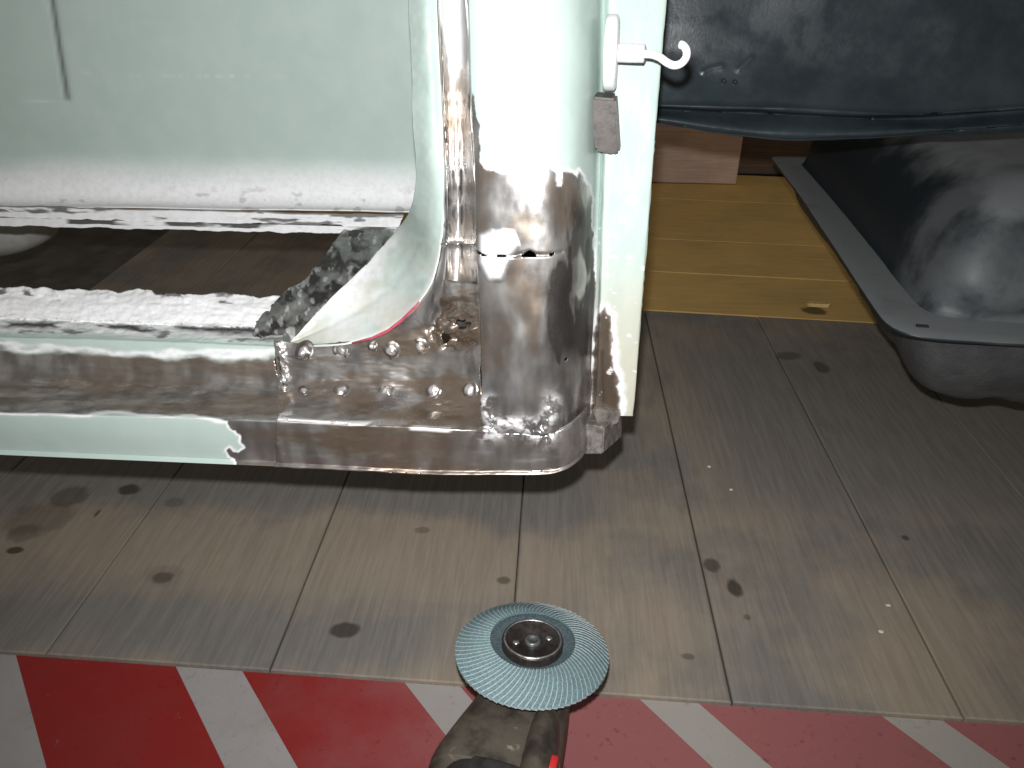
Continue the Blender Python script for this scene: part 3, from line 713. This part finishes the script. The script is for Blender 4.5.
# ---- little box bracket under the flange
M_brk = simple('dull_zinc_steel', (0.30, 0.275, 0.25), 0.4, 0.55, 0.4, 130, 0.5, 0.0012)
def hexa(name, front, back, m, parent, bev=0.0012):
    bm = bmesh.new()
    f = [bm.verts.new(pd(*p)) for p in front]; b_ = [bm.verts.new(pd(*p)) for p in back]
    n = len(f); bm.faces.new(f); bm.faces.new(b_[::-1])
    for k in range(n): bm.faces.new((f[k], b_[k], b_[(k + 1) % n], f[(k + 1) % n]))
    bmesh.ops.bevel(bm, geom=bm.edges[:], offset=bev, segments=2, affect='EDGES')
    return bm_obj(name, bm, m, parent)
brk = hexa('jack_bracket', [(583, 424, .522), (604, 427, .522), (603, 454, .522), (580, 454, .522)], [(590, 410, .565), (622, 412, .565), (622, 437, .565), (592, 442, .565)], M_brk, car)
hexa('bracket_gusset', [(592, 409, .531), (621, 413, .545), (618, 424, .545), (600, 430, .531)], [(596, 400, .558), (622, 402, .566), (622, 411, .566), (600, 415, .558)], M_brk, brk)
# ---- brown tab under the hook
M_tab = simple('brown_primed_steel', (0.085, 0.074, 0.068), 0.5, 0.2, 0.25, 120, 0.4, 0.0008)
def hexa2(name, quad, d0, d1, m, parent, bev, shift=(0, -4)):
    return hexa(name, [(a, b_, d0) for a, b_ in quad], [(a + shift[0], b_ + shift[1], d1) for a, b_ in quad], m, parent, bev)
tab_o = hexa2('hinge_tab', [(592, 97), (616, 99), (620, 152), (613, 155), (595, 151)], .556, .578, M_tab, car, 0.0016, (1.5, -6))
tab_o['label'] = 'brown bare metal tab'

# ---- black inner wing to the right
M_wing = None
def black_material(name, base, dusty_tone, rough, bst=0.35):
    m, nt, b = mat(name); c = coords(nt)
    n1 = ntex(nt, c, 14, 6, 0.6); n2 = ntex(nt, c, 220, 5, 0.7); n3 = ntex(nt, c, 55, 4, 0.6)
    col = mixc(nt, mrange(nt, n1, 0.35, 0.7, 0, 0.8), base, dusty_tone)
    col = mixc(nt, mrange(nt, n2, 0.70, 0.80, 0, 0.5), col, (0.28, 0.28, 0.27))
    nt.links.new(col, b.inputs['Base Color'])
    nt.links.new(mrange(nt, n3, 0.3, 0.7, rough - 0.1, rough + 0.12), b.inputs['Roughness'])
    bump(nt, b, mth(nt, 'ADD', n2, mth(nt, 'MULTIPLY', n3, 1.5)), bst, 0.0016)
    return m
M_under = black_material('black_underseal', (0.017, 0.026, 0.031), (0.032, 0.045, 0.051), 0.38, 0.09)
uw = [600, 660, 720, 790, 865, 940, 1024, 1180]
def wrow(vs_, d): return [pd(a, b_, d) for a, b_ in zip(uw, vs_)]
rows = [wrow((-160,) * 8, .90), wrow((-60, -60, -60, -60, -60, -60, -60, -60), .875), wrow((20,) * 8, .862), wrow((70, 70, 71, 72, 74, 74, 70, 62), .852), wrow((96, 98, 100, 102, 106, 106, 100, 88), .838),
        wrow((104, 106, 108, 110, 114, 114, 107, 95), .832), wrow((107, 109, 111, 113.5, 118, 117, 110, 98), .846), wrow((109, 112, 116, 119, 122, 121, 114, 102), .842),
        wrow((114, 118, 126, 132, 132, 128, 123, 112), .828), wrow((117, 121.5, 132, 138.5, 137, 132.5, 128, 117), .829), wrow((117, 122, 133, 139.5, 138, 133.5, 129, 118), .838), wrow((112, 116, 124, 130, 130, 127, 122, 112), .90)]
V = loft(rows, 260, 200)
P = proj(V); N = gnorm(V)
V = V + N * ((fbm(P * (0.012, 0.02), 171, 2) - 0.5) * 0.008 + 0.002 * np.exp(-(seg([(703, 72), (712, 68), (722, 66)], P) / 2) ** 2) + 0.002 * np.exp(-(seg([(738, 70), (752, 58)], P) / 2) ** 2))[..., None]
wing = sheet('inner_wing', V, M_under, car)
wing['label'] = 'black underseal coated inner wing'
for (a, b_) in ((724, 81), (735, 82)):
    c = pd(a, b_, .846); n = np.array((0, -1, 0.15))
    T = Matrix.Translation(Vector(c)) @ Vector(n).to_track_quat('Z', 'Y').to_matrix().to_4x4()
    Vv, F = lathe([(0.0028, -0.004), (0.0026, 0.0012), (0.0015, 0.0026), (0.0001, 0.003)], 10, T)
    mesh_obj('rivet', Vv, F, M_under, wing)
# web joining the wing to the pillar (behind the flange)
V = loft([rail([(598, -110, .560), (590, 100, .560)]), [pd(628, -110, .90), pd(628, 100, .85)]], 10, 6, False, False)
sheet('wing_web', V, M_under, car)

# ---- pale rounded box under the floor, seen through the opening
M_grey = simple('pale_grey_paint', (0.36, 0.36, 0.33), 0.55, 0, 0.12, 40)
def rounded_box(name, c, s, e, m, parent, n=28):
    V = []; F = []
    sg = lambda x, p: math.copysign(abs(x) ** p, x)
    for i in range(n + 1):
        f = -math.pi / 2 + math.pi * i / n
        for j in range(2 * n):
            g_ = 2 * math.pi * j / (2 * n)
            V.append((c[0] + s[0] * sg(math.cos(f), e) * sg(math.cos(g_), e), c[1] + s[1] * sg(math.cos(f), e) * sg(math.sin(g_), e), c[2] + s[2] * sg(math.sin(f), e)))
    for i in range(n):
        for j in range(2 * n):
            a = i * 2 * n + j; b_ = i * 2 * n + (j + 1) % (2 * n)
            F.append((a, b_, b_ + 2 * n, a + 2 * n))
    return mesh_obj(name, V, F, m, parent)
p = pd(36, 243, 1.02)
ub_ = rounded_box('underbody_box', (p[0] - 0.19, 1.06, p[2] + 0.008), (0.19, 0.08, 0.040), 0.75, M_grey, car)
ub_['label'] = 'pale grey rounded end'

# ================================================================== FUEL TANK
def tank_material(spots):
    m, nt, b = mat('dusty_tank_steel'); g = nt.nodes.new('ShaderNodeNewGeometry'); P = g.outputs['Position']
    n1 = ntex(nt, P, 16, 5, 0.6); n2 = ntex(nt, P, 240, 4, 0.7); n3 = ntex(nt, P, 60, 5, 0.65)
    sx = nt.nodes.new('ShaderNodeSeparateXYZ'); nt.links.new(g.outputs['Normal'], sx.inputs[0])
    dusty_tone = mrange(nt, mth(nt, 'ADD', sx.outputs[2], mth(nt, 'MULTIPLY_ADD', n1, 0.7, -0.35)), 0.55, 1.0, 0.0, 0.9)   # dust settles on what faces up
    for (c_, r_, w_, amt) in spots:
        d = nt.nodes.new('ShaderNodeVectorMath'); d.operation = 'DISTANCE'; nt.links.new(P, d.inputs[0]); d.inputs[1].default_value = c_
        q = mth(nt, 'ADD', d.outputs['Value'], mth(nt, 'MULTIPLY_ADD', n3, 0.03, -0.015))
        ring = mth(nt, 'MULTIPLY', mrange(nt, q, r_ - w_, r_ - w_ * 0.3, 0.35, 1.0), mrange(nt, q, r_ + w_ * 0.1, r_ + w_, 1.0, 0.0))
        dusty_tone = mth(nt, 'MAXIMUM', dusty_tone, mth(nt, 'MULTIPLY', mth(nt, 'MULTIPLY', ring, mrange(nt, n1, 0.25, 0.6)), amt))
    col = mixc(nt, dusty_tone, (0.016, 0.023, 0.028), (0.19, 0.205, 0.21))
    col = mixc(nt, mrange(nt, n2, 0.72, 0.80, 0, 0.6), col, (0.35, 0.35, 0.34))
    nt.links.new(col, b.inputs['Base Color'])
    nt.links.new(mrange(nt, dusty_tone, 0, 1, 0.40, 0.75), b.inputs['Roughness'])
    bump(nt, b, n2, 0.2, 0.001); return m
M_tank = tank_material([(tuple(pd(1002, 250, 0.80)), 0.080, 0.05, 0.55)])
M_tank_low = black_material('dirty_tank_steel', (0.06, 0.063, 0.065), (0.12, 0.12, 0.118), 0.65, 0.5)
tz = 0.262
tl = [pz(a, b_, tz) for a, b_ in [(770, 156), (800, 196), (836, 250), (862, 290), (874, 308), (884, 322), (897, 331), (916, 336), (950, 340), (1024, 344)]]
xr = tl[-1][0] + 0.36
dirf = (tl[-1] - tl[-2]) / np.linalg.norm(tl[-1] - tl[-2])
outer = [np.array(q[:2]) for q in tl] + [np.array((xr - 0.05, tl[-1][1] + dirf[1] / dirf[0] * (xr - 0.05 - tl[-1][0]))), np.array((xr, tl[-1][1] + 0.06)), np.array((xr, tl[0][1] - 0.05)), np.array((xr - 0.05, tl[0][1]))]
def resample(poly, n):
    p = np.array(poly + [poly[0]]); l = np.r_[0, np.cumsum(np.linalg.norm(np.diff(p, axis=0), axis=1))]
    t = np.linspace(0, l[-1], n, endpoint=False)
    return np.stack([np.interp(t, l, p[:, 0]), np.interp(t, l, p[:, 1])], -1)
NO = 220
O = resample(outer, NO)
for _ in range(2): O = (np.roll(O, 1, 0) + 2 * O + np.roll(O, -1, 0)) / 4
OC = (O.max(0) + O.min(0)) / 2; OH = (O.max(0) - O.min(0)) / 2
def inset(O, d): return OC + (O - OC) * (1 - d / OH)
tank = empty('fuel_tank', (float(O[:, 0].mean()), float(O[:, 1].mean()), 0.17), 'dusty black pressed steel tank with a flat rim hanging under the inner wing', 'tank')
def shell(name, levels, m, parent, close=True, bulge=None):
    V = []; F = []
    for d, z in levels:
        Q = inset(O, d) if d > 0 else O
        V.append(np.column_stack([Q, np.full(NO, z)]))
    V = np.concatenate(V)
    if bulge is not None: V = bulge(V)
    L = len(levels)
    for a in range(L - 1):
        for k in range(NO): F.append((a * NO + k, a * NO + (k + 1) % NO, (a + 1) * NO + (k + 1) % NO, (a + 1) * NO + k))
    F.append(tuple((L - 1) * NO + k for k in range(NO)))
    return mesh_obj(name, V, F, m, parent)
shell('rim', [(0.068, tz - 0.003), (0.0, tz - 0.003), (0.0, tz - 0.0006), (0.0012, tz), (0.020, tz + 0.0004), (0.068, tz + 0.0006)], M_tank, tank)
def up_bulge(V):
    c = pd(1000, 250, 0.80)
    d = np.sqrt(((V[:, 0] - c[0]) / 0.075) ** 2 + ((V[:, 2] - c[2]) / 0.055) ** 2)
    V = V.copy(); w = (1 - sstep(0.75, 1.05, d)) * (V[:, 1] < 1.0)
    V[:, 1] -= 0.016 * w
    n = (fbm(V * 14, 181) - 0.5) * 0.008
    V[:, 2] += n
    return V
lv = [(0.050, tz), (0.053, tz + 0.004)]
for k in range(1, 17):
    a = k / 16 * math.pi / 2
    lv.append((0.055 + 0.11 * (1 - math.cos(a)) ** 1.1, tz + 0.004 + 0.125 * math.sin(a) ** 1.15))
lv += [(0.18, tz + 0.131), (0.21, tz + 0.132)]
shell('upper_shell', lv, M_tank, tank, True, up_bulge)
lv = [(0.016, tz - 0.002), (0.020, tz - 0.010)]
for k in range(1, 13):
    a = k / 12 * math.pi / 2
    lv.append((0.022 + 0.10 * (1 - math.cos(a)), tz - 0.010 - 0.108 * math.sin(a)))
lv += [(0.15, tz - 0.119)]
def low_bulge(V):
    V = V.copy(); V[:, 0] += 0.02; V[:, 2] += (fbm(V * 16, 183) - 0.5) * 0.018 * sstep(tz - 0.01, tz - 0.05, V[:, 2]); return V
shell('lower_shell', lv, M_tank_low, tank, True, low_bulge)
p = pz(922, 327, tz)
bm = bmesh.new(); box_bm(bm, (p[0], p[1], tz + 0.001), (0.012, 0.004, 0.0024), Matrix.Rotation(-0.1, 3, 'Z'), 0.0005)
bm_obj('slot', bm, simple('slot_black', (0.01, 0.01, 0.01), 0.7), tank)

# ================================================================== HOOK
M_hook = simple('white_enamel', (0.80, 0.80, 0.80), 0.3, 0, 0.04, 60, 0.05)
hk = empty('magnetic_hook', pd(606, 53, .568), 'small white magnetic hook with curled end stuck on the side of the pillar', 'hook')
ax = np.array((0.985, -0.10, 0.02)); ax /= np.linalg.norm(ax)
dh = 0.520 + lean(53)
cb = pd(605.0, 53, dh)
rad_h = 0.5 * (pd(612, 15, dh)[2] - pd(612, 92, dh)[2])
T = Matrix.Translation(Vector(cb)) @ Vector(ax).to_track_quat('Z', 'Y').to_matrix().to_4x4()
th = 0.0085
Vv, F = lathe([(0.0001, 0), (rad_h * 0.93, 0), (rad_h * 0.985, 0.0006), (rad_h, 0.0016), (rad_h, th - 0.0025), (rad_h * 0.975, th - 0.0011), (rad_h * 0.90, th), (0.0001, th + 0.0004)], 48, T)
mesh_obj('magnet_cap', Vv, F, M_hook, hk)
c0 = Vector(cb) + Vector(ax) * th; c1 = Vector(pd(645, 53.5, dh - 0.006))
a2 = (c1 - c0).normalized()
Vv, F = tube([c0 - a2 * 0.001, c0 + a2 * 0.0005, c1 - a2 * 0.0006, c1], [0.0056, 0.0058, 0.0058, 0.0050], 20)
mesh_obj('collar', Vv, F, M_hook, hk)
pp = [(643, 54), (652, 54.5), (660, 57.5), (667, 62.5), (674, 65.3), (681, 63.5), (686, 57.5), (686.5, 50.5), (683, 45.5), (679, 44.5)]
dd = np.linspace(dh - 0.006, dh - 0.012, len(pp))
ctrl = np.array([pd(a, b_, d) for (a, b_), d in zip(pp, dd)])
Vv, F = tube([Vector(q) for q in _interp(ctrl, 44, True)], [0.0026] * 42 + [0.0024, 0.0016], 14)
mesh_obj('hook_wire', Vv, F, M_hook, hk)

# ================================================================== GRINDER
DISC_R = 0.0625
dc = pz(532, 650, 0.098)
nrm = Vector((0.03, 0.14, 1.0)).normalized()                              # leaning slightly away from the viewer
ayv = Vector((-0.22, -1.0, 0.0)); ayv = (ayv - nrm * ayv.dot(nrm)).normalized()  # towards the motor
axv = ayv.cross(nrm).normalized()
TG = Matrix(((axv.x, ayv.x, nrm.x, dc[0]), (axv.y, ayv.y, nrm.y, dc[1]), (axv.z, ayv.z, nrm.z, dc[2]), (0, 0, 0, 1)))
gr = empty('angle_grinder', (dc[0], dc[1], ZB), 'dirty angle grinder lying on the striped board with blue flap disc facing up', 'grinder')
M_flap = simple('blue_zirconia_grit', (0.14, 0.225, 0.24), 0.85, 0, 0.35, 900, 0.6, 0.0006)
M_flapedge = simple('frayed_cloth_edge', (0.40, 0.45, 0.45), 0.9, 0, 0.2, 500)
M_hub = simple('glass_fibre_backing', (0.075, 0.105, 0.115), 0.7, 0, 0.35, 700, 0.5)
M_nut = simple('blackened_steel', (0.060, 0.050, 0.046), 0.38, 0.5, 0.3, 200)
M_bright = simple('worn_bright_steel', (0.55, 0.54, 0.52), 0.32, 0.85, 0.2, 300)
CONE = 0.0085
Vv, F = lathe([(0.010, CONE - 0.0045), (0.0335, CONE - 0.0045), (0.037, CONE - 0.0025), (0.0585, -0.0022), (0.0605, -0.0042), (0.0585, -0.0058), (0.036, CONE - 0.0075), (0.031, CONE - 0.0090), (0.010, CONE - 0.0090)], 96, TG)
disc = mesh_obj('flap_disc', Vv, F, M_hub, gr); disc['label'] = 'round blue flap disc with overlapping abrasive flaps'
NF = 76
def flap_mesh():
    V = []; F = []; fm = []
    n = 6; step = 2 * math.pi / NF; wid = step * 1.9; thk = 0.0009
    for i in range(n):
        t = i / (n - 1); r_ = 0.0345 + (DISC_R - 0.0345) * t
        sweep = -0.26 * (t ** 1.4)
        zc = 0.0012 + 0.0012 * math.sin(math.pi * min(1, t * 1.15)) - 0.0028 * t ** 2 + CONE * (1 - t)
        a0 = sweep; a1 = sweep + wid; am = sweep + step * 0.16
        for a, zz in ((a0, zc + 0.0017), (am, zc + 0.0017 - 0.0020 * 0.16 / 1.9), (a1, zc - 0.0003), (a1, zc - 0.0003 - thk), (a0, zc + 0.0017 - thk)):
            V.append((r_ * math.cos(a), r_ * math.sin(a), zz))
    for i in range(n - 1):
        b_ = i * 5
        for k in range(5):
            F.append((b_ + k, b_ + (k + 1) % 5, b_ + 5 + (k + 1) % 5, b_ + 5 + k)); fm.append(1 if k in (0, 4) else 0)
    F.append((0, 1, 2, 3, 4)); fm.append(0); e = (n - 1) * 5; F.append((e + 4, e + 3, e + 2, e + 1, e)); fm.append(1)
    me = bpy.data.meshes.new('flap'); me.from_pydata(V, [], F); me.materials.append(M_flap); me.materials.append(M_flapedge)
    me.polygons.foreach_set('material_index', fm); me.update(); return me
fmesh = flap_mesh()
for k in range(NF):
    o = bpy.data.objects.new('flap', fmesh); COL.objects.link(o); o.parent = disc
    o.matrix_local = TG @ Matrix.Rotation(2 * math.pi * k / NF, 4, 'Z') @ Matrix.Translation((0, 0, random.uniform(-0.0002, 0.0002)))
TN = TG @ Matrix.Translation((0, 0, CONE + 0.0022))                       # the nut stands a little proud of the cone
Vv, F = lathe([(0.0065, -0.002), (0.0105, -0.002), (0.0115, -0.0006), (0.0195, -0.0006), (0.0210, 0.0006), (0.0225, 0.0012), (0.0244, 0.0008), (0.0249, -0.0005), (0.0249, -0.0065)], 64, TN)
nut = mesh_obj('flange_nut', Vv, F, M_nut, gr)
Vv, F = lathe([(0.0220, 0.0009), (0.0224, 0.0016), (0.0231, 0.0016), (0.0236, 0.0009)], 64, TN)
mesh_obj('nut_ring', Vv, F, M_bright, nut)
PINS = -1
for s_ in (-1, 1):
    T = TN @ Matrix.Translation((0.0138 * s_ * math.cos(0.5), -0.0138 * s_ * math.sin(0.5) * PINS, 0.0))
    Vv, F = lathe([(0.0001, 0.0001), (0.0024, 0.0001), (0.0028, -0.0008)], 16, T)
    mesh_obj('pin_hole', Vv, F, M_bright, nut)
Vv, F = lathe([(0.0001, -0.0006), (0.0030, -0.0006), (0.0034, 0.0006), (0.0058, 0.0006), (0.0066, -0.0002), (0.0068, -0.004)], 32, TN)
mesh_obj('spindle', Vv, F, simple('grey_spindle_steel', (0.20, 0.21, 0.21), 0.4, 0.7, 0.2, 300), gr)
# gear head and motor body: superellipse sections along the tool's axis
def tool_body(name, secs, m, e=0.62, n=40, parent=gr, xoff=None):
    ctrl = np.array(secs, float); C = _interp(ctrl, 40, True)
    V = []; F = []
    for y, hw, zt, zb, xo in C:
        for k in range(n):
            a = 2 * math.pi * k / n; ca, sa = math.cos(a), math.sin(a)
            x = xo + hw * math.copysign(abs(ca) ** e, ca); z = (zt + zb) / 2 + (zt - zb) / 2 * math.copysign(abs(sa) ** e, sa)
            V.append(TG @ Vector((x, y, z)))
    for i in range(len(C) - 1):
        for k in range(n): F.append((i * n + k, i * n + (k + 1) % n, (i + 1) * n + (k + 1) % n, (i + 1) * n + k))
    F.append(tuple(range(n - 1, -1, -1))); F.append(tuple(range((len(C) - 1) * n, len(C) * n)))
    return mesh_obj(name, V, F, m, parent)
def grime():
    m, nt, b = mat('grimy_gear_casing'); c = coords(nt)
    n1 = ntex(nt, c, 38, 5, 0.6); n2 = ntex(nt, c, 260, 4, 0.6)
    col = mixc(nt, mrange(nt, n1, 0.35, 0.6), (0.035, 0.028, 0.022), (0.105, 0.088, 0.068))
    col = mixc(nt, mrange(nt, n1, 0.64, 0.72, 0, 0.8), col, (0.36, 0.32, 0.25))
    nt.links.new(col, b.inputs['Base Color']); b.inputs['Roughness'].default_value = 0.5; b.inputs['Metallic'].default_value = 0.15
    bump(nt, b, n2, 0.4, 0.0008); return m
M_gear = grime()
gz = -0.010
tool_body('gear_housing', [(-0.034, 0.016, gz - 0.020, gz - 0.060, 0), (-0.030, 0.024, gz - 0.012, gz - 0.072, 0), (-0.008, 0.033, gz - 0.006, gz - 0.082, 0), (0.025, 0.038, gz - 0.006, gz - 0.085, 0), (0.055, 0.043, gz - 0.008, gz - 0.085, 0.003), (0.085, 0.047, gz - 0.010, gz - 0.085, 0.006), (0.098, 0.047, gz - 0.012, gz - 0.083, 0.006)], M_gear)
tool_body('neck_guard_clamp', [(-0.026, 0.020, gz + 0.002, gz - 0.02, 0), (0.0, 0.027, gz + 0.003, gz - 0.02, 0), (0.026, 0.020, gz + 0.002, gz - 0.02, 0)], M_gear, 0.9)
tool_body('side_rib', [(0.030, 0.006, gz - 0.010, gz - 0.040, -0.022), (0.045, 0.011, gz - 0.001, gz - 0.045, -0.024), (0.075, 0.013, gz + 0.001, gz - 0.05, -0.026), (0.105, 0.013, gz - 0.002, gz - 0.05, -0.028)], M_gear, 0.9)
M_motor = simple('worn_black_plastic', (0.03, 0.028, 0.027), 0.5, 0, 0.3, 120)
tool_body('motor_body', [(0.096, 0.040, gz - 0.012, gz - 0.086, 0), (0.102, 0.041, gz - 0.010, gz - 0.088, 0), (0.17, 0.035, gz - 0.012, gz - 0.086, 0), (0.24, 0.031, gz - 0.015, gz - 0.080, 0), (0.275, 0.031, gz - 0.015, gz - 0.080, 0), (0.285, 0.026, gz - 0.02, gz - 0.075, 0)], M_motor, 0.75)

p = TG.inverted() @ Vector(pz(546, 764, 0.090))
bm = bmesh.new(); box_bm(bm, (0, 0, 0), (0.016, 0.014, 0.008), None, 0.002)
for v_ in bm.verts: v_.co = TG @ (v_.co + Vector((p.x, p.y, p.z)))
bm_obj('lock_button', bm, simple('red_plastic', (0.62, 0.03, 0.03), 0.4, 0, 0.05, 40), gr, True)['label'] = 'small red button'

# ================================================================== crumbs on the boards
def crumb(name, p, size, m, label, cat, group=None, seed=0):
    rnd = random.Random(seed); bm = bmesh.new(); box_bm(bm, (0, 0, 0), size, None, 0.0003, 1)
    for v_ in bm.verts:
        v_.co += Vector([rnd.uniform(-0.2, 0.2) * q for q in size])
    lo = min(v_.co.z for v_ in bm.verts)
    for v_ in bm.verts: v_.co += Vector((p[0], p[1], p[2] - lo))
    return tag(bm_obj(name, bm, m), label, cat, group)
M_flake = simple('white_paint_chip', (0.80, 0.80, 0.78), 0.5, 0, 0.05, 100)
M_chip = simple('fresh_wood_chip', (0.72, 0.52, 0.22), 0.7, 0, 0.15, 200)
crumb('wood_chip', pz(818, 306, 0.002), (0.030, 0.012, 0.006), M_chip, 'small yellow wood chip lying on the ochre board near the tank', 'chip', None, 3)
for k, (a, b_, lab) in enumerate([(709, 467, 'tiny white paint flake on the planks, the one nearest the pillar foot'), (731, 490, 'tiny white paint flake on the plank above the two dark oil stains'),
                                  (888, 606, 'tiny white paint flake, the farther of two beside the right plank seam'), (881, 632, 'tiny white paint flake, the nearer of two beside the right plank seam')]):
    crumb('paint_flake', pz(a, b_, 0.0008), (0.0035, 0.003, 0.001), M_flake, lab, 'flake', 'paint flakes on the planks', k)
